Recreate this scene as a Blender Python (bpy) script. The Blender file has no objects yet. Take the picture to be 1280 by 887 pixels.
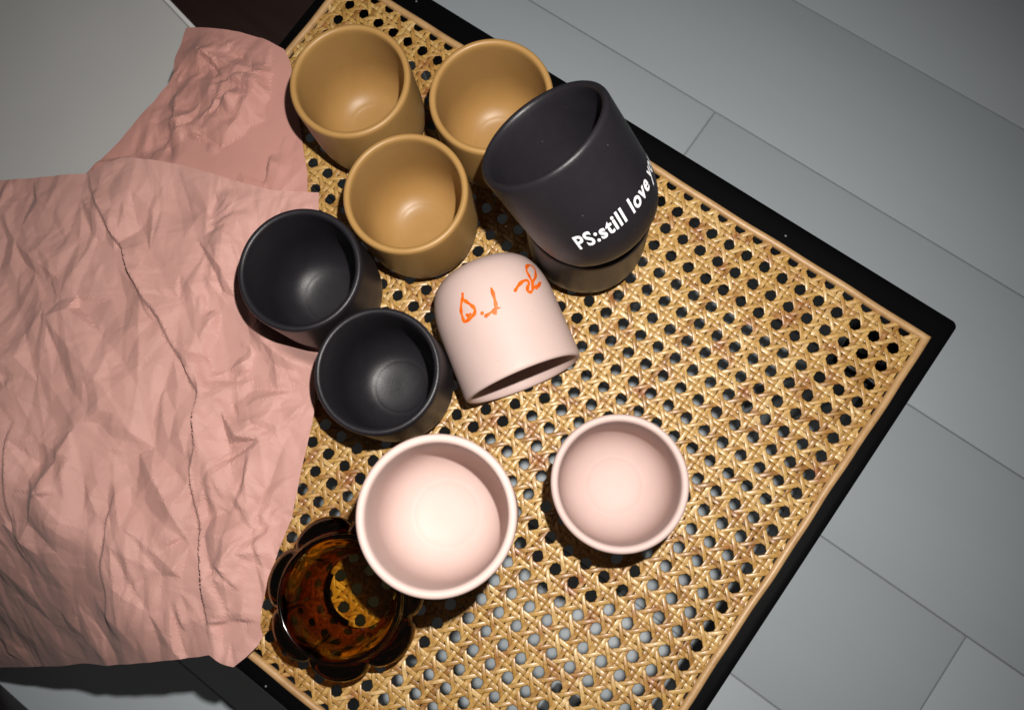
import bpy, bmesh, math, random
import numpy as np
from mathutils import Vector, Matrix
from mathutils.geometry import delaunay_2d_cdt

# ---------------------------------------------------------------- camera, world, flash
# working units are millimetres on the cane plane; W() turns them into world metres, floor at z = 0
FLOOR = 380.0
OX, OY = 202.5, 180.0
def W(x, y, z=0.0): return Vector(((x - OX) / 1000, (y - OY) / 1000, (z + FLOOR) / 1000))
R = np.array([[-0.8087490756, -0.5828908898, -0.0785056889], [-0.5631327888, 0.8059325244, -0.1826313998],
              [0.1697244672, -0.1034938483, -0.9800421565]])
CAM = np.array([97.72, 191.73, 467.29]); FPX = 995.0
scene = bpy.context.scene
col = scene.collection
cd = bpy.data.cameras.new('camera'); cam = bpy.data.objects.new('camera', cd); col.objects.link(cam)
cd.sensor_width = 36.0; cd.lens = 36.0 * FPX / 1280; cd.clip_start = 0.01; cd.clip_end = 20
rx, ry, rz = Vector(R[0]), -Vector(R[1]), -Vector(R[2])
M = Matrix((rx, ry, rz)).transposed().to_4x4(); M.translation = W(*CAM); cam.matrix_world = M
cd.dof.use_dof = True; cd.dof.focus_distance = 0.44; cd.dof.aperture_fstop = 16
scene.camera = cam

world = bpy.data.worlds.new('World'); scene.world = world; world.use_nodes = True
bg = world.node_tree.nodes['Background']
bg.inputs['Color'].default_value = (1.0, 0.95, 0.90, 1); bg.inputs['Strength'].default_value = 0.03

fl = bpy.data.lights.new('camera_flash', 'SPOT'); flash = bpy.data.objects.new('camera_flash', fl); col.objects.link(flash)
fl.energy = 17; fl.color = (1.0, 0.955, 0.90); fl.shadow_soft_size = 0.004
fl.spot_size = math.radians(110); fl.spot_blend = 1.0
flash.location = W(100, 128, 505)
flash.rotation_euler = (W(205, 150, -40) - flash.location).to_track_quat('-Z', 'Y').to_euler()

vs = scene.view_settings
vs.view_transform = 'Standard'; vs.look = 'None'; vs.exposure = 0.0; vs.gamma = 1.0; vs.use_curve_mapping = False
scene.cycles.max_bounces = 10; scene.cycles.transparent_max_bounces = 24; scene.cycles.transmission_bounces = 10
scene.cycles.sample_clamp_indirect = 4.0
scene.cycles.use_denoising = True

random.seed(11); rng = np.random.default_rng(11)

# ---------------------------------------------------------------- helpers
def tag(o, label=None, cat=None, group=None, kind=None):
    if label: o['label'] = label
    if cat: o['category'] = cat
    if group: o['group'] = group
    if kind: o['kind'] = kind
    return o
def link(name, me, mat=None, parent=None, smooth=False):
    o = bpy.data.objects.new(name, me); col.objects.link(o)
    if mat is not None and not me.materials: me.materials.append(mat)
    if parent is not None: o.parent = parent
    if smooth: me.polygons.foreach_set('use_smooth', [True] * len(me.polygons))
    return o
def empty(name, loc=(0, 0, 0)):
    o = bpy.data.objects.new(name, None); o.location = loc; o.empty_display_size = 0.02; col.objects.link(o); return o
def mesh(name, v, f):
    me = bpy.data.meshes.new(name); me.from_pydata([tuple(p) for p in v], [], f); me.update(); return me
def bevel_box(name, lo, hi, b=0.002, seg=3):
    bm = bmesh.new(); bmesh.ops.create_cube(bm, size=1)
    for v in bm.verts:
        v.co = Vector([lo[k] + (v.co[k] + .5) * (hi[k] - lo[k]) for k in range(3)])
    if b: bmesh.ops.bevel(bm, geom=bm.edges[:], offset=b, segments=seg, affect='EDGES', profile=.5)
    me = bpy.data.meshes.new(name); bm.to_mesh(me); bm.free()
    me.polygons.foreach_set('use_smooth', [True] * len(me.polygons))
    return me
def unproject(px, py, zf):
    d = R.T @ np.array([(px - 640) / FPX, (py - 443.5) / FPX, 1.0])
    if not callable(zf): return CAM + (zf - CAM[2]) / d[2] * d
    hi, lo = 150.0, -370.0
    for _ in range(40):
        z = (hi + lo) / 2; p = CAM + (z - CAM[2]) / d[2] * d
        if z > zf(p[0], p[1]): hi = z
        else: lo = z
    return p

# ---------------------------------------------------------------- materials
class Mat:
    def __init__(self, name):
        self.m = bpy.data.materials.new(name); self.m.use_nodes = True
        self.nt = self.m.node_tree; self.b = self.nt.nodes['Principled BSDF']; self.out = self.nt.nodes['Material Output']
    def n(self, t, **kw):
        nd = self.nt.nodes.new(t)
        for k, v in kw.items():
            if k in nd.inputs: nd.inputs[k].default_value = v
            else: setattr(nd, k, v)
        return nd
    def l(self, a, b): self.nt.links.new(a, b)
    def set(self, **kw):
        for k, v in kw.items(): self.b.inputs[k.replace('_', ' ')].default_value = v
    def coord(self, scale=(1, 1, 1)):
        tc = self.n('ShaderNodeTexCoord'); mp = self.n('ShaderNodeMapping'); mp.inputs['Scale'].default_value = scale
        self.l(tc.outputs['Object'], mp.inputs['Vector']); return mp.outputs['Vector']
    def noise(self, scale, detail=3, rough=.55, vec=None, sc=(1, 1, 1)):
        nd = self.n('ShaderNodeTexNoise'); nd.inputs['Scale'].default_value = scale
        nd.inputs['Detail'].default_value = detail; nd.inputs['Roughness'].default_value = rough
        self.l(vec if vec is not None else self.coord(sc), nd.inputs['Vector']); return nd.outputs['Fac']
    def ramp(self, fac, stops):
        r = self.n('ShaderNodeValToRGB'); e = r.color_ramp.elements
        while len(e) < len(stops): e.new(0.5)
        for k, (p, c) in enumerate(stops): e[k].position = p; e[k].color = (*c, 1)
        self.l(fac, r.inputs['Fac']); return r.outputs['Color']
    def bump(self, h, strength, dist, normal=None):
        b = self.n('ShaderNodeBump'); b.inputs['Strength'].default_value = strength; b.inputs['Distance'].default_value = dist
        self.l(h, b.inputs['Height'])
        if normal is not None: self.l(normal, b.inputs['Normal'])
        return b.outputs['Normal']
    def mix(self, fac, a, b, mode='MIX'):
        m = self.n('ShaderNodeMix', data_type='RGBA', blend_type=mode)
        for sock, v in ((m.inputs['Factor'], fac), (m.inputs['A'], a), (m.inputs['B'], b)):
            pass
        def put(s, v):
            if hasattr(v, 'is_linked') or hasattr(v, 'links'): self.l(v, s)
            elif isinstance(v, (int, float)): s.default_value = v
            else: s.default_value = (*v, 1)
        put(m.inputs[0], fac); put(m.inputs[6], a); put(m.inputs[7], b)
        return m.outputs[2]

def ceramic(name, c1, c2, rough, spec=.5, coat=0., grain=.00006, gscale=900, rvar=.06, speck=None, amount=.5):
    k = Mat(name)
    f = k.noise(45, 4, .6)
    base = k.ramp(f, [(.3, c1), (.7, c2)])
    if speck:
        v = k.n('ShaderNodeTexVoronoi'); v.inputs['Scale'].default_value = 150; k.l(k.coord(), v.inputs['Vector'])
        dot = k.ramp(v.outputs['Distance'], [(.045, (amount,) * 3), (.085, (0, 0, 0))])
        gate = k.ramp(k.noise(210, 0), [(.60, (0, 0, 0)), (.64, (1, 1, 1))])
        base = k.mix(k.mix(1.0, dot, gate, 'MULTIPLY'), base, speck)
    k.l(base, k.b.inputs['Base Color'])
    k.set(Roughness=rough, Specular_IOR_Level=spec, Coat_Weight=coat, Coat_Roughness=.35)
    rr = k.n('ShaderNodeMapRange'); rr.inputs['To Min'].default_value = rough - rvar; rr.inputs['To Max'].default_value = rough + rvar
    k.l(k.noise(160, 3), rr.inputs['Value']); k.l(rr.outputs['Result'], k.b.inputs['Roughness'])
    n1 = k.bump(k.noise(gscale, 4, .6), .35, grain)
    k.l(k.bump(k.noise(60, 2), .3, .0003, n1), k.b.inputs['Normal'])
    return k.m
M_TAN = ceramic('tan_glaze', (.30, .166, .053), (.33, .187, .062), .42, .38, speck=(.16, .08, .025), amount=.55)
M_BLACK = ceramic('black_matte_glaze', (.0108, .0096, .0122), (.0138, .0124, .0156), .40, .34, grain=.0003, gscale=1700, speck=(.10, .10, .105), amount=.4)
M_BLACK_OUT = M_BLACK
M_PINK = ceramic('pale_pink_glaze', (.485, .362, .33), (.51, .382, .35), .5, .18, speck=(.36, .25, .2), amount=.4)

def plain(name, c, rough, spec=.5):
    k = Mat(name); k.set(Base_Color=(*c, 1), Roughness=rough, Specular_IOR_Level=spec); return k.m
M_WHITE_PRINT = plain('white_print', (.82, .82, .85), .5)
def orange():
    k = Mat('orange_marker')
    k.l(k.ramp(k.noise(350, 3), [(.3, (.62, .085, .004)), (.7, (.72, .14, .008))]), k.b.inputs['Base Color']); k.set(Roughness=.4); return k.m
M_ORANGE = orange()

def cane_mat():
    k = Mat('varnished_cane'); geo = k.n('ShaderNodeNewGeometry')
    isl = k.ramp(geo.outputs['Random Per Island'], [(0, (.26, .125, .028)), (.12, (.38, .21, .055)), (.45, (.45, .27, .078)), (.8, (.50, .315, .105)), (1, (.60, .42, .19))])
    sp = k.noise(70, 5, .65)
    stain = k.ramp(sp, [(.52, (0, 0, 0)), (.70, (1, 1, 1))])
    c = k.mix(stain, isl, (.27, .10, .028))
    fine = k.ramp(k.noise(420, 4, .7), [(.25, (.58, .52, .45)), (.72, (1.18, 1.18, 1.18))])
    k.l(k.mix(1.0, c, fine, 'MULTIPLY'), k.b.inputs['Base Color'])
    k.set(Roughness=.42, Specular_IOR_Level=.5, Coat_Weight=.15, Coat_Roughness=.22)
    k.l(k.bump(k.noise(1100, 3), .3, .0002), k.b.inputs['Normal']); return k.m
M_CANE = cane_mat()
def reed_mat():
    k = Mat('pale_reed')
    f = k.noise(60, 5, .7); k.l(k.ramp(f, [(.25, (.30, .16, .06)), (.5, (.42, .25, .11)), (.8, (.50, .32, .15))]), k.b.inputs['Base Color'])
    k.set(Roughness=.42); k.l(k.bump(k.noise(700, 3), .35, .0003), k.b.inputs['Normal']); return k.m
M_REED = reed_mat()
def lacquer():
    k = Mat('black_lacquer')
    v = k.n('ShaderNodeTexVoronoi', voronoi_dimensions='2D'); v.inputs['Scale'].default_value = 26; k.l(k.coord(), v.inputs['Vector'])
    dust = k.ramp(v.outputs['Distance'], [(.010, (1, 1, 1)), (.018, (0, 0, 0))])
    gate = k.ramp(k.noise(31, 0), [(.47, (0, 0, 0)), (.5, (1, 1, 1))])
    dd = k.mix(1.0, dust, gate, 'MULTIPLY')
    k.l(k.mix(dd, (.0011, .0011, .0015), (.2, .2, .2)), k.b.inputs['Base Color'])
    k.set(Roughness=.24, Specular_IOR_Level=.4)
    k.l(k.bump(k.noise(220, 3), .12, .0003), k.b.inputs['Normal']); return k.m
M_LACQ = lacquer()
def paper_mat(name='pink_tissue', f=(1, 1, 1)):
    k = Mat(name)
    c = k.ramp(k.noise(22, 5, .6), [(.3, (.475 * f[0], .257 * f[1], .222 * f[2])), (.7, (.53 * f[0], .292 * f[1], .255 * f[2]))])
    k.l(c, k.b.inputs['Base Color'])
    k.set(Roughness=.62, Specular_IOR_Level=.35, Sheen_Weight=.08)
    n1 = k.bump(k.noise(950, 4, .65), .3, .00025)
    k.l(k.bump(k.noise(150, 5, .6), .16, .001, n1), k.b.inputs['Normal'])
    return k.m
M_PAPER = paper_mat(); M_PAPER_BACK = paper_mat('shaded_pink_tissue', (.93, .84, .82))  # back sheet: same tissue, shading between the layers put into a deeper tone
def laminate():
    k = Mat('pale_laminate')
    oi = k.n('ShaderNodeObjectInfo')
    t = k.ramp(oi.outputs['Random'], [(0, (.68, .76, .815)), (1, (.71, .785, .835))])
    g = k.ramp(k.noise(26, 5, .6, sc=(.12, 1, 1)), [(.3, (.98, .98, .98)), (.7, (1.01, 1.01, 1.01))])
    k.l(k.mix(1.0, t, g, 'MULTIPLY'), k.b.inputs['Base Color'])
    k.set(Roughness=.42, Specular_IOR_Level=.4)
    k.l(k.bump(k.noise(90, 4, .6, sc=(.1, 1, 1)), .2, .0004), k.b.inputs['Normal']); return k.m
M_LAM = laminate()
M_JOINT = plain('dark_joint', (.38, .40, .41), .9)
def white_top():
    k = Mat('white_laminate_top')
    k.l(k.ramp(k.noise(9, 4), [(.3, (.60, .605, .60)), (.7, (.63, .635, .63))]), k.b.inputs['Base Color'])
    k.set(Roughness=.4); k.l(k.bump(k.noise(600, 3), .15, .0002), k.b.inputs['Normal']); return k.m
M_WTOP = white_top()
def darkwood(name, a, b):
    k = Mat(name)
    k.l(k.ramp(k.noise(40, 5, .6, sc=(.15, 1, 1)), [(.3, a), (.7, b)]), k.b.inputs['Base Color'])
    k.set(Roughness=.45); k.l(k.bump(k.noise(120, 4, sc=(.1, 1, 1)), .2, .0004), k.b.inputs['Normal']); return k.m
M_DWOOD = darkwood('dark_brown_wood', (.030, .015, .013), (.048, .024, .020))
M_BWOOD = darkwood('black_brown_wood', (.010, .006, .006), (.018, .010, .010))
def amber(flat=False):
    k = Mat('amber_glass_flat' if flat else 'amber_glass'); k.nt.nodes.remove(k.b)
    g = k.n('ShaderNodeBsdfGlass', IOR=1.48, Roughness=.03); g.inputs['Color'].default_value = (.92, .68, .30, 1)
    if flat:                                               # the level bottom: parallel faces, so light goes straight through
        t = k.n('ShaderNodeBsdfTransparent'); t.inputs['Color'].default_value = (1, .95, .72, 1)
        gl_ = k.n('ShaderNodeBsdfGlossy', Roughness=.05); fr = k.n('ShaderNodeFresnel', IOR=1.48); mx = k.n('ShaderNodeMixShader')
        k.l(fr.outputs[0], mx.inputs[0]); k.l(t.outputs[0], mx.inputs[1]); k.l(gl_.outputs[0], mx.inputs[2]); k.l(mx.outputs[0], k.out.inputs['Surface'])
    else:
        gs = k.n('ShaderNodeBsdfGlossy', Roughness=.13); mx = k.n('ShaderNodeMixShader'); mx.inputs[0].default_value = .05
        k.l(g.outputs[0], mx.inputs[1]); k.l(gs.outputs[0], mx.inputs[2]); k.l(mx.outputs[0], k.out.inputs['Surface'])
    va = k.n('ShaderNodeVolumeAbsorption'); va.inputs['Color'].default_value = (.80, .63, .06, 1); va.inputs['Density'].default_value = 130
    k.l(va.outputs[0], k.out.inputs['Volume'])
    return k.m
M_AMBER = amber(); M_AMBER_FLAT = amber(True)

# ---------------------------------------------------------------- floor of planks
floor = link('floor', mesh('floor', [W(-900, -1100, -FLOOR - 3), W(1500, -1100, -FLOOR - 3), W(1500, 1400, -FLOOR - 3), W(-900, 1400, -FLOOR - 3)], [(0, 1, 2, 3)]), M_JOINT)
tag(floor, kind='structure')
PW, PL = 164.5, 1215.0
plank_me = bevel_box('plank', (0.0007, 0.0007, -0.0028), (PL / 1000 - .0007, PW / 1000 - .0007, 0), .0006, 2)
plank_me.materials.append(M_LAM)
joint_x = {1: 219, 3: -284, 0: -560, 2: 640, 4: 330, 5: 50, 6: 1080}
for row in range(-3, 9):
    y0 = -255.5 - PW + PW * row
    jx = joint_x.get(row, (row * 437) % 1200)
    x = jx - PL
    while x > -900: x -= PL
    while x < 1500:
        o = link('plank', plank_me, None, floor); o.location = W(x, y0, -FLOOR) ; x += PL

# ---------------------------------------------------------------- furniture glimpsed at the left
def turned_box(name, p, d_len, depth, ztop, zbot, mat, ang, b):
    o = link(name, bevel_box(name, (0, 0, (zbot - ztop) / 1000), (d_len / 1000, depth / 1000, 0), b, 4), mat)
    o.location = W(p[0], p[1], ztop); o.rotation_euler = (0, 0, ang); return o
ANG = math.atan2(-.196, .98)
cab = empty('white_cabinet', W(480, 78, -FLOOR)); cab.rotation_euler = (0, 0, ANG)
tag(cab, 'white low cabinet with smooth top and bright rounded edge behind the pink paper', 'cabinet')
h = (FLOOR - 150) / 1000
link('top', bevel_box('top', (0, 0, h - .018), (.62, .335, h), .0035, 4), M_WTOP, cab)
link('edge_highlight', bevel_box('edge_highlight', (0, -.0042, h - .0175), (.62, -.0002, h + .0012), .0009, 3), plain('white_edge_highlight', (.86, .86, .86), .3), cab)  # added strip, paler than the top: edge highlight put into its colour
link('body', bevel_box('body', (.012, .012, 0), (.608, .323, h - .0183), .002, 2), M_WTOP, cab)
dk = link('brown_board', bevel_box('brown_board', (0, -.46, 0), (.60, 0, .018), .003, 3), M_DWOOD); dk.location = W(634, 62, -FLOOR + .4)
tag(dk, 'dark brown wooden board on the floor between white cabinet and stool', 'board')
bn = empty('dark_bench', W(0, 690, -FLOOR))
tag(bn, 'nearly black wooden bench corner on the floor below the pink paper', 'bench')
link('seat', bevel_box('seat', (.30, 0, .042), (.95, .25, .060), .002, 3), M_BWOOD, bn)
link('base', bevel_box('base', (.31, .01, 0), (.94, .24, .0417), .002, 2), M_BWOOD, bn)

# ---------------------------------------------------------------- the stool
stool = empty('cane_stool', W(202.5, 180, -FLOOR))
tag(stool, 'square stool with woven cane seat and black lacquered frame', 'stool')
def child(name, me, mat, parent=stool, smooth=True):
    me.transform(Matrix.Translation(-stool.location))
    return link(name, me, mat, parent, smooth)
X0, X1, Y0, Y1 = -23.2, 428.0, -21.0, 381.2            # outer edge of the frame
x0, x1, y0, y1 = -14.4, 420.8, -5.0, 372.2             # inner edge
def loop_outer(r, inset, n=8):
    out = []
    for cx, cy, a0 in ((X1 - r, Y1 - r, 0), (X0 + r, Y1 - r, 90), (X0 + r, Y0 + r, 180), (X1 - r, Y0 + r, 270)):
        for k in range(n + 1):
            a = math.radians(a0 + 90 * k / n); out.append((cx + (r - inset) * math.cos(a), cy + (r - inset) * math.sin(a)))
    return out
def loop_inner(inset, n=8):
    out = []
    for cx, cy in ((x1, y1), (x0, y1), (x0, y0), (x1, y0)):
        for k in range(n + 1): out.append((cx, cy))
    return out
def frame_mesh():
    O, I = np.array(loop_outer(4, 0)), np.array(loop_inner(0)); n = len(O)
    prof = [(0, -72), (0, -1.6), (.03, -.5), (.09, .2), (.2, .45), (.5, .5), (.9, .5), (1, .5), (1, -28), (1, -72)]
    V, F = [], []
    for s, z in prof:
        for k in range(n):
            p = O[k] * (1 - s) + I[k] * s; V.append(W(p[0], p[1], z))
    m = len(prof)
    for a in range(m):
        b = (a + 1) % m
        for k in range(n):
            k2 = (k + 1) % n; F.append((a * n + k, a * n + k2, b * n + k2, b * n + k))
    return mesh('frame', V, F)
fr = child('frame', frame_mesh(), M_LACQ); fr.data.set_sharp_from_angle(angle=math.radians(35))
leg_me = bevel_box('leg', (-.017, -.017, 0), (.017, .017, (FLOOR - 72.4) / 1000), .004, 3); leg_me.materials.append(M_LACQ)
for lx, ly in ((X0 + 19, Y0 + 19), (X1 - 19, Y0 + 19), (X0 + 19, Y1 - 19), (X1 - 19, Y1 - 19)):
    o = link('leg', leg_me, None, stool); o.location = W(lx, ly, -FLOOR) - stool.location
# reed spline: four half round rods, mitred
def reed(p, q, w, name='reed_spline'):
    p, q = np.array(p, float), np.array(q, float); d = (q - p) / np.linalg.norm(q - p); nrm = np.array([-d[1], d[0]])
    ns, V, F = 90, [], []
    prof = [(-1, -1.2), (-1, .7), (-.8, 1.6), (-.4, 2.15), (0, 2.3), (.4, 2.15), (.8, 1.6), (1, .7), (1, -1.2)]
    ph = rng.uniform(0, 6, 3)
    for k in range(ns + 1):
        t = k / ns
        wob = .22 * math.sin(23 * t + ph[0]) + .15 * math.sin(61 * t + ph[1])
        for a, z in prof:
            s0 = a * w / 2; s = s0 + wob
            L = np.linalg.norm(q - p); along = t * L
            if k == 0: along = (s0 + w / 2) * MIT
            if k == ns: along = L - (s0 + w / 2) * MIT
            c = p + d * along + nrm * s; V.append(W(c[0], c[1], z + .1 * math.sin(40 * t + ph[2])))
    m = len(prof)
    for k in range(ns):
        for a in range(m - 1): F.append((k * m + a, k * m + a + 1, (k + 1) * m + a + 1, (k + 1) * m + a))
    return mesh(name, V, [tuple(reversed(f)) for f in F])
MIT = 1.0; w = 4.4; e = w / 2 - .1
ax0, ax1, ay0, ay1 = x0 + e, x1 - e, y0 + e, y1 - e
for p, q in (((ax0 - e, ay0), (ax1 + e, ay0)), ((ax1, ay0 - e), (ax1, ay1 + e)), ((ax1 + e, ay1), (ax0 - e, ay1)), ((ax0, ay1 + e), (ax0, ay0 - e))):
    child('reed_spline', reed(p, q, w), M_REED)

# woven cane: pairs of strands each way plus two sets of diagonals, eight-sided holes left between
PU, PV = 12.293, 12.70
def cane_mesh():
    a, b, gap, wid = .32, .62, 1.58, 3.0
    cx0, cx1, cy0, cy1 = x0 + 1.0, x1 - 1.0, y0 + 1.0, y1 - 1.0
    xs = [(-.5, 0), (-.5, .0)]
    prof = np.array([(-.5, 0), (-.36, .19), (0, .27), (.36, .19), (.5, 0), (0, -.28)]) ; np_ = len(prof)
    VV, FF, base = [], [], 0
    def strand(P, wd):
        nonlocal base
        P = np.asarray(P); n = len(P)
        T = np.gradient(P, axis=0); T[:, 2] *= .6; T /= np.linalg.norm(T, axis=1, keepdims=True)
        S = np.stack([-T[:, 1], T[:, 0], np.zeros(n)], 1); S /= np.linalg.norm(S, axis=1, keepdims=True)
        N = np.cross(T, S)
        roll = rng.normal(0, .07) + .05 * np.sin(np.linspace(0, rng.uniform(8, 20), n))
        S2 = S * np.cos(roll)[:, None] + N * np.sin(roll)[:, None]; N2 = np.cross(T, S2)
        if N2[n // 2, 2] < 0: N2 = -N2
        V = P[:, None, :] + S2[:, None, :] * (prof[None, :, 0:1] * wd) + N2[:, None, :] * prof[None, :, 1:2]
        VV.append(V.reshape(-1, 3))
        i = np.arange(n - 1)[:, None] * np_; k = np.arange(np_)[None, :]; k2 = (k + 1) % np_
        f = np.stack([i + k, i + k2, i + np_ + k2, i + np_ + k], -1).reshape(-1, 4) + base
        FF.append(f); base += n * np_
    offs = np.array([-.5, -.36, -.28, -.21, -.14, -.07, 0, .07, .14, .21, .28, .36])
    def run(lo, hi, pitch):
        ks = np.arange(math.floor(lo / pitch) - 1, math.ceil(hi / pitch) + 2)
        t = ((ks[:, None] + .5 + offs[None, :]) * pitch).ravel()
        return t[(t >= lo) & (t <= hi)]
    def node(t, pitch):                                    # signed plain-weave wave about each crossing of two pairs
        u = (t / pitch) - np.floor(t / pitch) - .5; u *= pitch
        return np.where(np.abs(u) < 2 * gap, np.sin(math.pi * u / (2 * gap)), 0)
    def wob(n): 
        return .10 * np.sin(np.linspace(0, rng.uniform(10, 40), n) + rng.uniform(0, 6)) + rng.normal(0, .09)
    for m in range(-3, 40):
        for s in (-1, 1):
            xc = (m + .5) * PU + s * gap
            if cx0 < xc < cx1:
                t = run(cy0, cy1, PV); strand(np.stack([xc + wob(len(t)), t, s * a * node(t, PV)], 1), wid + rng.normal(0, .12))
            yc = (m + .5) * PV + s * gap
            if cy0 < yc < cy1:
                t = run(cx0, cx1, PU); strand(np.stack([t, yc + wob(len(t)), -s * a * node(t, PU) * 1.0], 1), wid + rng.normal(0, .12))
    for k in range(-40, 80):
        for sg in (1, -1):
            # lattice coordinates (u, v): u - sg*v = k + .5
            u = np.arange(-2 * 8, 38 * 8) / 8.0 ; v = sg * (u - (k + .5))
            X, Y = u * PU, v * PV
            ok = (X > cx0) & (X < cx1) & (Y > cy0) & (Y < cy1)
            if ok.sum() < 3: continue
            z = sg * b * np.cos(2 * math.pi * (u - .5))
            wv = wob(ok.sum()) * 1.3
            strand(np.stack([X[ok] + wv, Y[ok] - sg * wv, z[ok]], 1), 2.6 + rng.normal(0, .12))
    V = np.concatenate(VV); F = np.concatenate(FF)
    V = (V + np.array([-OX, -OY, FLOOR])) / 1000
    me = bpy.data.meshes.new('cane_weave')
    me.vertices.add(len(V)); me.vertices.foreach_set('co', V.ravel())
    me.loops.add(len(F) * 4); me.loops.foreach_set('vertex_index', F.ravel().astype(np.int32))
    me.polygons.add(len(F)); me.polygons.foreach_set('loop_start', np.arange(0, len(F) * 4, 4, dtype=np.int32))
    me.update(calc_edges=True); me.validate(); return me
cane = child('cane_weave', cane_mesh(), M_CANE); tag(cane, kind='stuff')

# ---------------------------------------------------------------- cups
CH = 69.0
OUT = [(0, .9), (10, .9), (12.5, .4), (14, 0), (16, .05), (19, .5), (22, 1.5), (24.5, 3), (26.7, 5), (28.5, 7), (30, 9.7), (31.4, 13), (32.5, 16.8), (33.3, 21), (33.85, 26), (34, 31), (34, 40), (34, 52), (34, 62), (34, 66.2)]
RIM = [(33.9, 67.2), (33.55, 68.2), (32.9, 68.85), (32.0, 69.0), (31.1, 68.75), (30.45, 68.1), (30.05, 66.9)]
INN = [(29.95, 64), (29.9, 56), (29.88, 48)]
for _k in range(1, 61):                                    # rounded well running smoothly into the floor, with a faint ring
    _a = math.pi / 2 * _k / 60; _r = 29.88 * math.cos(_a) ** .64; _z = 44 - 34.8 * math.sin(_a) ** .64
    INN.append((max(_r, 0), _z + .13 * math.exp(-((_r - 15.8) / .8) ** 2)))
INN[-1] = (0, 9.2)
def cup_mesh(name, mat, sc=1.0, seg=96):
    pts = OUT + RIM + INN; V, F = [], []; rings = []
    for r, z in pts:
        if r == 0: rings.append([len(V)]); V.append((0, 0, z / 1000)); continue
        rings.append(list(range(len(V), len(V) + seg)))
        for k in range(seg):
            a = 2 * math.pi * k / seg; rr = r * sc * (1 + (.0035 * math.cos(2 * a + 1) + .0016 * math.cos(3 * a + z * .03)) * z / 69); V.append((rr * math.cos(a) / 1000, rr * math.sin(a) / 1000, (z + .22 * math.cos(2 * a + 2) * z / 69) / 1000))
    for A, B in zip(rings, rings[1:]):
        for k in range(seg):
            k2 = (k + 1) % seg
            if len(A) == 1: F.append((A[0], B[k2], B[k]))
            elif len(B) == 1: F.append((A[k], A[k2], B[0]))
            else: F.append((A[k], A[k2], B[k2], B[k]))
    me = mesh(name, V, F); me.materials.append(mat); me.polygons.foreach_set('use_smooth', [True] * len(F)); return me
CM = {'tan': cup_mesh('tan_cup', M_TAN), 'black': cup_mesh('black_cup', M_BLACK), 'pink': cup_mesh('pink_cup', M_PINK)}
ZC = 1.3
def frame_of(a):
    a = Vector(a).normalized(); e1 = a.cross(Vector((0, 0, 1)))
    if e1.length < 1e-6: return Matrix.Identity(3)
    e1.normalize(); return Matrix((e1, a.cross(e1), a)).transposed()
def cup(kind, p, label, group, axis=None, sc=1.0):
    o = bpy.data.objects.new(kind + '_cup', CM[kind]); col.objects.link(o)
    m = (frame_of(axis) if axis else Matrix.Identity(3)).to_4x4()
    if not axis: m = Matrix.Rotation(random.uniform(0, 6), 4, 'Z')
    m = m @ Matrix.Diagonal((sc, sc, 1, 1)); m.translation = W(*p); o.matrix_world = m
    return tag(o, label, 'cup', group)
TG, BG, PG = 'tan cups on the stool', 'black cups on the stool', 'pale pink cups on the stool'
cup('tan', (331.5, 75.8, ZC), 'tan glazed cup beside the pink paper, nearest the brown chest', TG, sc=1.012)
cup('tan', (260.0, 40.1, ZC), 'tan glazed cup half hidden behind the tilted lettered black cup', TG, sc=1.008)
cup('tan', (265.4, 110.9, ZC), 'tan glazed cup in front of the other tan cups, touching a black cup', TG, sc=1.008)
cup('black', (286.1, 177.2, ZC + 1.6), 'matte black cup standing on the edge of the pink paper', BG)
cup('black', (218.9, 196.3, ZC + .3), 'matte black cup between the pink paper and the cup lying on its side', BG, sc=.985)
cup('black', (180.0, 63.2, ZC), 'upright black cup underneath the tilted lettered black cup', BG)
AI = (.645, -.062, .762)
cupI = cup('black', (160.8, 69.0, 77.0), 'black cup with white lettering, tilted in the mouth of another black cup', BG, AI)
AF = (-.060, -.052, .9968)
cup('pink', (147.2, 234.0, ZC), 'pale pink cup almost hidden underneath the raised pink cup', PG)
CF = np.array([142.6, 230.0, 129.0])
cup('pink', tuple(CF - 69 * np.array(AF)), 'large-looking raised pink cup tilted in another, overlapping the amber glass', PG, AF, sc=1.012)
cup('pink', (86.0, 171.1, ZC), 'pale pink cup standing alone on the open cane', PG)
AH = (math.cos(2.58), math.sin(2.58), 0.0)
cupH = cup('pink', (217.3, 117.1, 34 + ZC), 'pale pink cup lying on its side with orange handwriting', PG, AH)

def out_r(t): return float(np.interp(t, [p[1] for p in OUT[3:]] + [70], [p[0] for p in OUT[3:]] + [34]))
def on_cup(th, t, lift=.12):
    r = out_r(t) + lift; return ((r * math.cos(th)) / 1000, r * math.sin(th) / 1000, t / 1000)
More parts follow.
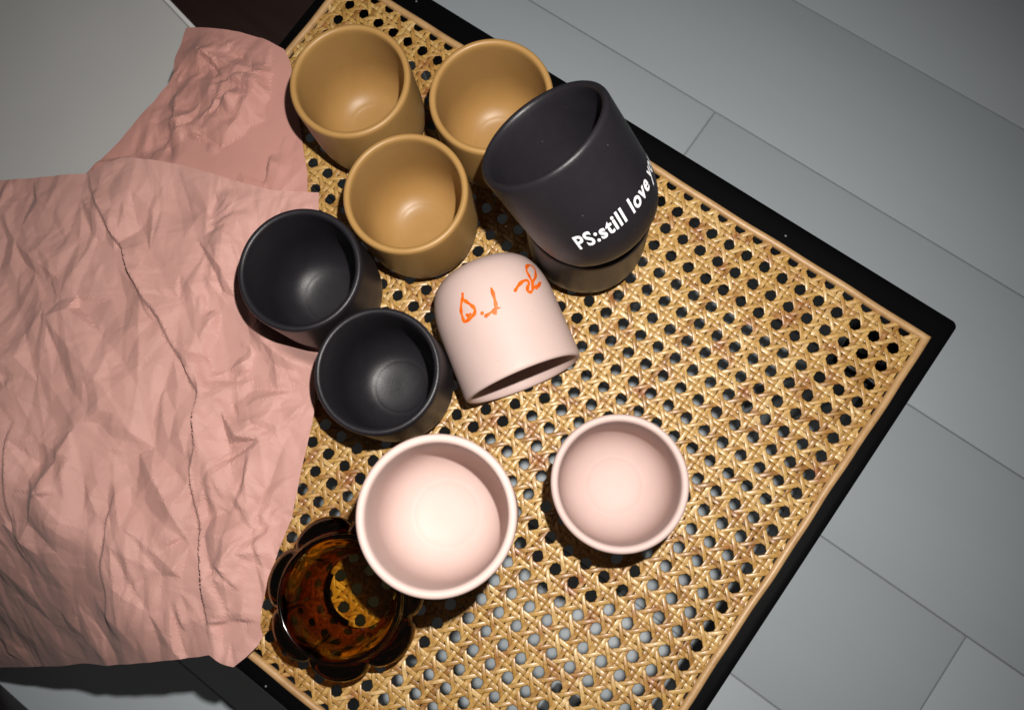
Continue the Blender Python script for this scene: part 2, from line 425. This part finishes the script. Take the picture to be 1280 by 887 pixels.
# printed line on the black cup
def print_text():
    cu = bpy.data.curves.new('line', 'FONT'); cu.body = 'PS:still love you'; cu.size = 1.0; cu.offset = .026; cu.space_character = 1.13
    cu.resolution_u = 4
    o = bpy.data.objects.new('line', cu); col.objects.link(o)
    dg = bpy.context.evaluated_depsgraph_get(); me = bpy.data.meshes.new_from_object(o.evaluated_get(dg))
    bpy.data.objects.remove(o)
    bm = bmesh.new(); bm.from_mesh(me); bmesh.ops.triangulate(bm, faces=bm.faces[:])
    bmesh.ops.remove_doubles(bm, verts=bm.verts[:], dist=1e-5)
    for _ in range(4):
        es = [e_ for e_ in bm.edges if e_.calc_length() > .12]
        if not es: break
        bmesh.ops.subdivide_edges(bm, edges=es, cuts=1); bmesh.ops.triangulate(bm, faces=bm.faces[:])
    xmax = max(v.co.x for v in bm.verts); SX = 8.95; SY = 12.0
    for v in bm.verts:
        v.co = Vector(on_cup(3.82 + (v.co.x + .06 * v.co.y) * SX / 34.0, 24.6 + v.co.y * SY, .14))
    bmesh.ops.recalc_face_normals(bm, faces=bm.faces[:])
    out = bpy.data.meshes.new('printed_line'); bm.to_mesh(out); bm.free(); return out
link('lettering', print_text(), M_WHITE_PRINT, cupI)['label'] = 'white printed line of lettering'
# handwriting on the lying pink cup
STROKES = [[(5.092, 18.5), (5.1051, 20.25), (5.1313, 22.0), (5.1793, 24.25), (5.2142, 26.75), (5.2316, 29.25), (5.236, 31.5), (5.236, 33.25), (5.1793, 33.5), (5.1051, 33.25), (5.044, 32.5), (5.0004, 31.0), (4.996, 29.25), (5.0222, 27.25), (5.0615, 25.0), (5.0964, 23.25), (5.1269, 22.0)],
 [(5.1705, 30.75), (5.14, 30.75), (5.1313, 31.75), (5.0964, 31.5), (5.0702, 31.25)], [(4.9131, 32.75), (4.9044, 34.75)],
 [(4.6338, 22.75), (4.6382, 25.5), (4.6469, 28.5), (4.66, 31.5), (4.6818, 34.0), (4.7211, 37.0)],
 [(4.9, 36.0), (4.8302, 35.75), (4.756, 35.25), (4.6862, 34.75), (4.6164, 35.0)], [(4.7517, 34.75), (4.7298, 36.25), (4.708, 37.5)],
 [(4.3153, 29.25), (4.2542, 27.5), (4.1757, 25.75), (4.0884, 24.5), (4.0143, 24.5), (4.0012, 26.25), (4.0492, 28.0), (4.0928, 30.0), (4.0753, 31.25), (4.0143, 31.25)],
 [(4.0143, 31.25), (3.9575, 28.75), (3.927, 25.5), (3.9183, 22.0), (3.9052, 18.5), (3.8441, 16.0), (3.7437, 14.75), (3.6608, 15.5), (3.6565, 17.75), (3.7132, 20.5), (3.7961, 23.25), (3.8877, 25.25), (3.9314, 26.75), (3.9226, 28.75), (3.8746, 30.25)],
 [(3.8834, 27.5), (3.8485, 28.75), (3.7045, 26.0)]]
def spline(pts, k=6):
    P = np.array(pts, float); P = np.vstack([2 * P[0] - P[1], P, 2 * P[-1] - P[-2]]); out = []
    for i in range(1, len(P) - 2):
        for t in np.linspace(0, 1, k, endpoint=False):
            a, b_, c, d = P[i - 1], P[i], P[i + 1], P[i + 2]
            out.append(.5 * (2 * b_ + (c - a) * t + (2 * a - 5 * b_ + 4 * c - d) * t * t + (3 * b_ - a - 3 * c + d) * t ** 3))
    out.append(P[-2]); return np.array(out)
def ribbon(pts, wd):
    P = spline(pts); V, F = [], []; Q = np.stack([P[:, 0] * 34, P[:, 1]], 1); T = np.gradient(Q, axis=0)
    T /= np.maximum(np.linalg.norm(T, axis=1, keepdims=True), 1e-6); n = len(Q)
    for i in range(n):
        ww = wd * (1 + .22 * math.sin(i * .5 + pts[0][0] * 9)) * (1.0 if 1 < i < n - 2 else .6)
        for s, lf in ((-1, .03), (0, .16), (1, .03)):
            q = Q[i] + s * ww / 2 * np.array([-T[i, 1], T[i, 0]]); V.append(on_cup(q[0] / 34, q[1], lf + .05))
    for i in range(n - 1):
        for k in (0, 1): F.append((3 * i + k, 3 * i + k + 1, 3 * i + k + 4, 3 * i + k + 3))
    me = mesh('pen_stroke', V, F); bm = bmesh.new(); bm.from_mesh(me); bmesh.ops.recalc_face_normals(bm, faces=bm.faces[:]); bm.to_mesh(me); bm.free(); return me
for s in STROKES: link('pen_stroke', ribbon(s, 1.75), M_ORANGE, cupH, True)

# ---------------------------------------------------------------- amber flower glass
def glass_mesh():
    seg, lob = 168, 7
    outer = [(0, 1.6, 0), (18, 1.6, 0), (21, 0, 0), (25, .3, .1), (29.5, 4, .3), (33, 10, .55), (36, 17, .8), (38.6, 23.5, .95), (40.3, 29, 1), (40.6, 33, 1), (39.6, 36.2, .95), (37.2, 38.6, .75), (34.9, 40, .4), (33.6, 41.2, .12), (33, 43, 0), (32.9, 44.6, 0), (32.4, 45.6, 0), (31.6, 46, 0), (30.7, 45.5, 0), (30.2, 44, 0)]
    inner = [(29.2, 38, .1), (28.6, 32, .25), (27.6, 26, .35), (26, 20, .35), (23.8, 14, .3), (21.8, 9.5, .2), (20.4, 7, 0), (19.2, 6.2, 0), (9, 6.3, 0), (0, 6.4, 0)]
    V, F, rings = [], [], []
    for idx, (r, z, am) in enumerate(outer + inner):
        if r == 0: rings.append([len(V)]); V.append((0, 0, z / 1000)); continue
        rings.append(list(range(len(V), len(V) + seg)))
        for k in range(seg):
            a = 2 * math.pi * k / seg; c = abs(math.cos(lob * a / 2))
            d = am * (6.6 * (c ** .55) - 3.6) if idx < len(outer) else am * 2.2 * (c - .6)
            V.append(((r + d) * math.cos(a) / 1000, (r + d) * math.sin(a) / 1000, z / 1000))
    for A, B in zip(rings, rings[1:]):
        for k in range(seg):
            k2 = (k + 1) % seg
            if len(A) == 1: F.append((A[0], B[k2], B[k]))
            elif len(B) == 1: F.append((A[k], A[k2], B[0]))
            else: F.append((A[k], A[k2], B[k2], B[k]))
    return mesh('amber_glass', V, F)
kp = unproject(423, 748, 46 + ZC)
gl = link('amber_glass_bowl', glass_mesh(), M_AMBER, None, True); gl.location = W(kp[0], kp[1], ZC); gl.rotation_euler = (0, 0, .35)
gl.data.materials.append(M_AMBER_FLAT)
for p_ in gl.data.polygons:
    c_ = p_.center
    if math.hypot(c_.x, c_.y) < .0205 and (c_.z < .002 or .006 < c_.z < .0072): p_.material_index = 1; p_.use_smooth = False
tag(gl, 'dark amber glass bowl with scalloped petal sides, partly under the raised pink cup', 'glass bowl')



# ---------------------------------------------------------------- crumpled tissue paper
def soft(d): d = np.maximum(d, 0); return d * d / (d + 55)
def base_z(x, y): return 2.0 - 1.25 * soft(y - 372) - .3 * soft(x - 418)
def facets(bounds, step, amp, P, seed, stretch=1.0, ang=0.0):
    """piecewise-linear random relief (flat facets meeting in straight creases) sampled at P"""
    g = np.random.default_rng(seed); ca, sa = math.cos(ang), math.sin(ang)
    rot = lambda q: np.stack([(q[:, 0] * ca + q[:, 1] * sa) / stretch, -q[:, 0] * sa + q[:, 1] * ca], 1)
    Q = rot(P); lo, hi = Q.min(0) - 3 * step, Q.max(0) + 3 * step
    gx, gy = np.meshgrid(np.arange(lo[0], hi[0], step), np.arange(lo[1], hi[1], step))
    S = np.stack([gx.ravel(), gy.ravel()], 1) + g.uniform(-.48, .48, (gx.size, 2)) * step
    S = S[g.random(len(S)) > .22]
    H = g.normal(0, amp, len(S)); H = np.clip(H, -2 * amp, 2 * amp)
    res = delaunay_2d_cdt([Vector(s) for s in S], [], [], 0, 1e-5)
    Vn = np.array([tuple(v) for v in res[0]]); Hn = np.array([H[o[0]] if o else 0 for o in res[3]])
    order = np.argsort(Q[:, 0]); xs = Q[order, 0]; out = np.zeros(len(P))
    for t in res[2]:
        A, B, C_ = Vn[t[0]], Vn[t[1]], Vn[t[2]]
        i0, i1 = np.searchsorted(xs, min(A[0], B[0], C_[0])), np.searchsorted(xs, max(A[0], B[0], C_[0]))
        if i0 >= i1: continue
        ids = order[i0:i1]; q = Q[ids]
        den = (B[1] - C_[1]) * (A[0] - C_[0]) + (C_[0] - B[0]) * (A[1] - C_[1])
        if abs(den) < 1e-9: continue
        l1 = ((B[1] - C_[1]) * (q[:, 0] - C_[0]) + (C_[0] - B[0]) * (q[:, 1] - C_[1])) / den
        l2 = ((C_[1] - A[1]) * (q[:, 0] - C_[0]) + (A[0] - C_[0]) * (q[:, 1] - C_[1])) / den
        l3 = 1 - l1 - l2; ok = (l1 >= -1e-6) & (l2 >= -1e-6) & (l3 >= -1e-6)
        out[ids[ok]] = l1[ok] * Hn[t[0]] + l2[ok] * Hn[t[1]] + l3[ok] * Hn[t[2]]
    return out
def warp_facets(step, amp, P, seed, stretch=1.0, ang=0.0):
    """finer creases: linear triangles on a bent lattice"""
    g = np.random.default_rng(seed); ca, sa = math.cos(ang), math.sin(ang)
    Q = np.stack([(P[:, 0] * ca + P[:, 1] * sa) / stretch, -P[:, 0] * sa + P[:, 1] * ca], 1) / step
    for k in range(4):
        f = g.uniform(.12, .45, 2) * g.choice([-1, 1], 2); ph = g.uniform(0, 6, 2)
        Q = Q + .42 * np.stack([np.sin(Q @ f * 2 + ph[0]), np.sin(Q @ f[::-1] * 2.3 + ph[1])], 1)
    N = 512; H = np.clip(g.normal(0, amp, (N, N)), -2 * amp, 2 * amp); dg = g.random((N, N)) < .5
    I = np.floor(Q).astype(int); u, v = (Q - I).T; i, j = I[:, 0] % N, I[:, 1] % N; i1, j1 = (i + 1) % N, (j + 1) % N
    h00, h10, h01, h11 = H[i, j], H[i1, j], H[i, j1], H[i1, j1]
    za = np.where(u >= v, h00 + (h10 - h00) * u + (h11 - h10) * v, h00 + (h11 - h01) * u + (h01 - h00) * v)
    zb = np.where(u + v <= 1, h00 + (h10 - h00) * u + (h01 - h00) * v, h11 + (h01 - h11) * (1 - u) + (h10 - h11) * (1 - v))
    return np.where(dg[i, j], za, zb)
def sm(e0, e1, x): t = np.clip((x - e0) / (e1 - e0), 0, 1); return t * t * (3 - 2 * t)
FOOT = [(286.1, 177.2), (218.9, 196.3), (331.5, 75.8), (265.4, 110.9)]
def to_plane(px): 
    return np.array([unproject(x, y, base_z)[:2] for x, y in px])
def tissue(name, outline_px, lift, pleats, seed, step, dense_mask=None, amp=1.0):
    poly = to_plane(outline_px)
    # densify + slightly ragged edge
    E = []
    for i in range(len(poly)):
        a, b = poly[i], poly[(i + 1) % len(poly)]; n = max(1, int(np.linalg.norm(b - a) / 2.2))
        for k in range(n): E.append(a + (b - a) * k / n)
    E = np.array(E); nE = len(E)
    lo, hi = E.min(0), E.max(0)
    lo = lo - 2 * step; hi = hi + 2 * step
    gx, gy = np.meshgrid(np.arange(lo[0], hi[0], step), np.arange(lo[1], hi[1], step)); ny, nx = gx.shape
    G = np.stack([gx.ravel(), gy.ravel()], 1) + rng.uniform(-.25, .25, (gx.size, 2)) * step
    inside = np.zeros(len(G), bool)
    for i in range(nE):
        (ax, ay), (bx, by) = E[i], E[(i + 1) % nE]
        c = (ay > G[:, 1]) != (by > G[:, 1])
        with np.errstate(divide='ignore', invalid='ignore'):
            inside ^= c & (G[:, 0] < (bx - ax) * (G[:, 1] - ay) / (by - ay) + ax)
    ii = np.arange(ny * nx).reshape(ny, nx); q = np.stack([ii[:-1, :-1], ii[:-1, 1:], ii[1:, 1:], ii[1:, :-1]], -1).reshape(-1, 4)
    flip = rng.random(len(q)) < .5
    tri = np.concatenate([np.where(flip[:, None], q[:, [0, 1, 2]], q[:, [0, 1, 3]]), np.where(flip[:, None], q[:, [0, 2, 3]], q[:, [1, 2, 3]])])
    tri = tri[inside[tri].sum(1) >= 1]
    used = np.unique(tri); outv = used[~inside[used]]
    Eb = np.roll(E, -1, 0); D = Eb - E; LL = (D ** 2).sum(1)
    for v in outv:                                          # pull the fringe onto the outline
        t = np.clip(((G[v] - E) * D).sum(1) / LL, 0, 1); C2 = E + t[:, None] * D
        G[v] = C2[((C2 - G[v]) ** 2).sum(1).argmin()]
    remap = np.full(len(G), -1); remap[used] = np.arange(len(used)); P = G[used]; tri = remap[tri]
    A_, B_, C_ = P[tri[:, 0]], P[tri[:, 1]], P[tri[:, 2]]
    area = (B_[:, 0] - A_[:, 0]) * (C_[:, 1] - A_[:, 1]) - (B_[:, 1] - A_[:, 1]) * (C_[:, 0] - A_[:, 0])
    tri = tri[area > 1e-3 * step * step]
    coarse = facets(None, 54, 3.6 * amp, P, seed, 1.8, 2.1) + facets(None, 27, 4.6 * amp, P, seed + 1, 1.7, 1.9)
    z = facets(None, 13, 2.1 * amp, P, seed + 4, 1.5, 2.6) + warp_facets(7.5, .7 * amp, P, seed + 2, 1.7, 2.3) + warp_facets(4.2, .14 * amp, P, seed + 3, 1.5, .6)
    if dense_mask is not None:
        dm = dense_mask(P); z = z + dm * (facets(None, 15, 2.4, P, seed + 5, 1.5, .4) + warp_facets(7, .9, P, seed + 6, 1.4, .9))
    for (p0, p1, a, wd, side) in pleats:
        A, B = to_plane([p0, p1]); d = B - A; L = np.linalg.norm(d); d /= L; n = np.array([-d[1], d[0]]) * side
        s = (P - A) @ d / L; t = (P - A) @ n + 1.1 * np.sin((P - A) @ d / 7 + a * 5) * np.sin((P - A) @ d / 17 + a)
        ends = np.clip(np.minimum(s, 1 - s) * 3.2, 0, 1) * (.72 + .28 * np.sin(s * 9 + a * 3)) * ((s > 0) & (s < 1))
        z = z + a * ends * np.where(t >= 0, np.clip(1 - t / wd, 0, 1), sm(-3.2, 0, t))
    zb = base_z(P[:, 0], P[:, 1])
    de = np.full(len(P), 1e9)
    for i in range(0, nE, 2): de = np.minimum(de, ((P - E[i]) ** 2).sum(1))
    ed = .45 + .55 * sm(0, 22, np.sqrt(de)); coarse = coarse * ed; z = z * ed
    flat = np.ones(len(P))
    for c in FOOT: flat *= sm(31, 46, np.hypot(P[:, 0] - c[0], P[:, 1] - c[1]))
    z = (3.2 * np.log1p(np.exp((coarse + 2.0) / 3.2)) + np.maximum(z, -2.2 - .15 * np.abs(z)) + 1.6) * flat
    z = z + zb + lift * (.12 + .88 * flat)
    fl_ = max(3.0, 2.2 + lift * .12); ov = sm(14, 0, P[:, 1] - 384) * sm(14, 0, P[:, 0] - 430)
    z = z + ov * np.maximum(fl_ - z, 0) * 1.0
    V = np.stack([(P[:, 0] - OX) / 1000, (P[:, 1] - OY) / 1000, (z + FLOOR) / 1000], 1)
    o = link(name, mesh(name, V, tri.tolist()), M_PAPER)
    so = o.modifiers.new('thickness', 'SOLIDIFY'); so.thickness = .00018; so.offset = -1
    return o
def strip_mask(P):
    A = to_plane([(262, 430), (268, 640), (282, 805)]); 
    yy = np.interp(P[:, 1] * .806 - P[:, 0] * .563, A[:, 1] * .806 - A[:, 0] * .563, A[:, 0] * .809 + A[:, 1] * .583)
    return sm(0, 6, yy - (P[:, 0] * .809 + P[:, 1] * .583)) * sm(120, 160, P[:, 1])
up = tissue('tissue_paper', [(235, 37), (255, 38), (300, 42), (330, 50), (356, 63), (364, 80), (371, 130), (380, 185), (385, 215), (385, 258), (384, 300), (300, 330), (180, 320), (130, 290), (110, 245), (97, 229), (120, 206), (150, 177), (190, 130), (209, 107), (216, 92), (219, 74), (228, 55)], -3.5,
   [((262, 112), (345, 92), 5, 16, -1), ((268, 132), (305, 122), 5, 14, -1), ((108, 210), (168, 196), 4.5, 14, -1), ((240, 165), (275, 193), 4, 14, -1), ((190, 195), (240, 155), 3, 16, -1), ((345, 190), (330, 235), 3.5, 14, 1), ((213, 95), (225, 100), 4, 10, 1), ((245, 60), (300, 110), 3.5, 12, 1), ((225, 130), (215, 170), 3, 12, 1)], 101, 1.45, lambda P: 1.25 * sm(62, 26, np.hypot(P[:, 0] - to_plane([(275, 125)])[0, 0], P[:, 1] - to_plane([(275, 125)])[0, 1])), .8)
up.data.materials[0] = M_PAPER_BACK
tag(up, 'crumpled pink tissue sheet tucked behind, its twisted end near the tan cup', 'tissue paper', 'pink tissue sheets')
dn = tissue('tissue_paper', [(-70, 243), (0, 238), (60, 234), (128, 228), (150, 218), (172, 210), (215, 213), (243, 218), (275, 228), (320, 243), (352, 251), (385, 252), (409, 253), (409, 268), (412, 330), (408, 400), (405, 470), (402, 520), (393, 570), (386, 605), (378, 640), (366, 678), (352, 715), (341, 755), (339, 775), (342, 788), (336, 800), (322, 814), (305, 827), (290, 822), (276, 812), (262, 815), (230, 818), (200, 821), (150, 825), (120, 823), (90, 827), (40, 828), (0, 828), (-70, 828)], 11.0,
   [((122, 215), (220, 420), 7.0, 15, 1), ((195, 365), (274, 505), 6.5, 14, 1), ((266, 470), (256, 640), 8, 20, 1), ((254, 560), (281, 806), 9.0, 24, 1), ((270, 769), (340, 770), 6.5, 24, 1), ((40, 520), (50, 700), 4, 22, 1), ((165, 600), (160, 790), 4, 24, 1), ((330, 560), (310, 640), 3.5, 12, 1), ((285, 700), (320, 730), 4, 12, 1), ((205, 690), (245, 660), 3, 14, 1), ((20, 800), (55, 828), 3.5, 14, 1), ((60, 620), (100, 610), 3, 12, 1), ((300, 480), (330, 455), 3, 12, 1), ((355, 545), (395, 500), 3, 10, 1), ((230, 745), (250, 790), 3, 12, 1), ((335, 660), (348, 735), 3.5, 8, 1)], 202, 1.25, strip_mask, 1.0)
tag(dn, 'large crumpled pink tissue sheet in front, hanging over the stool edge', 'tissue paper', 'pink tissue sheets')
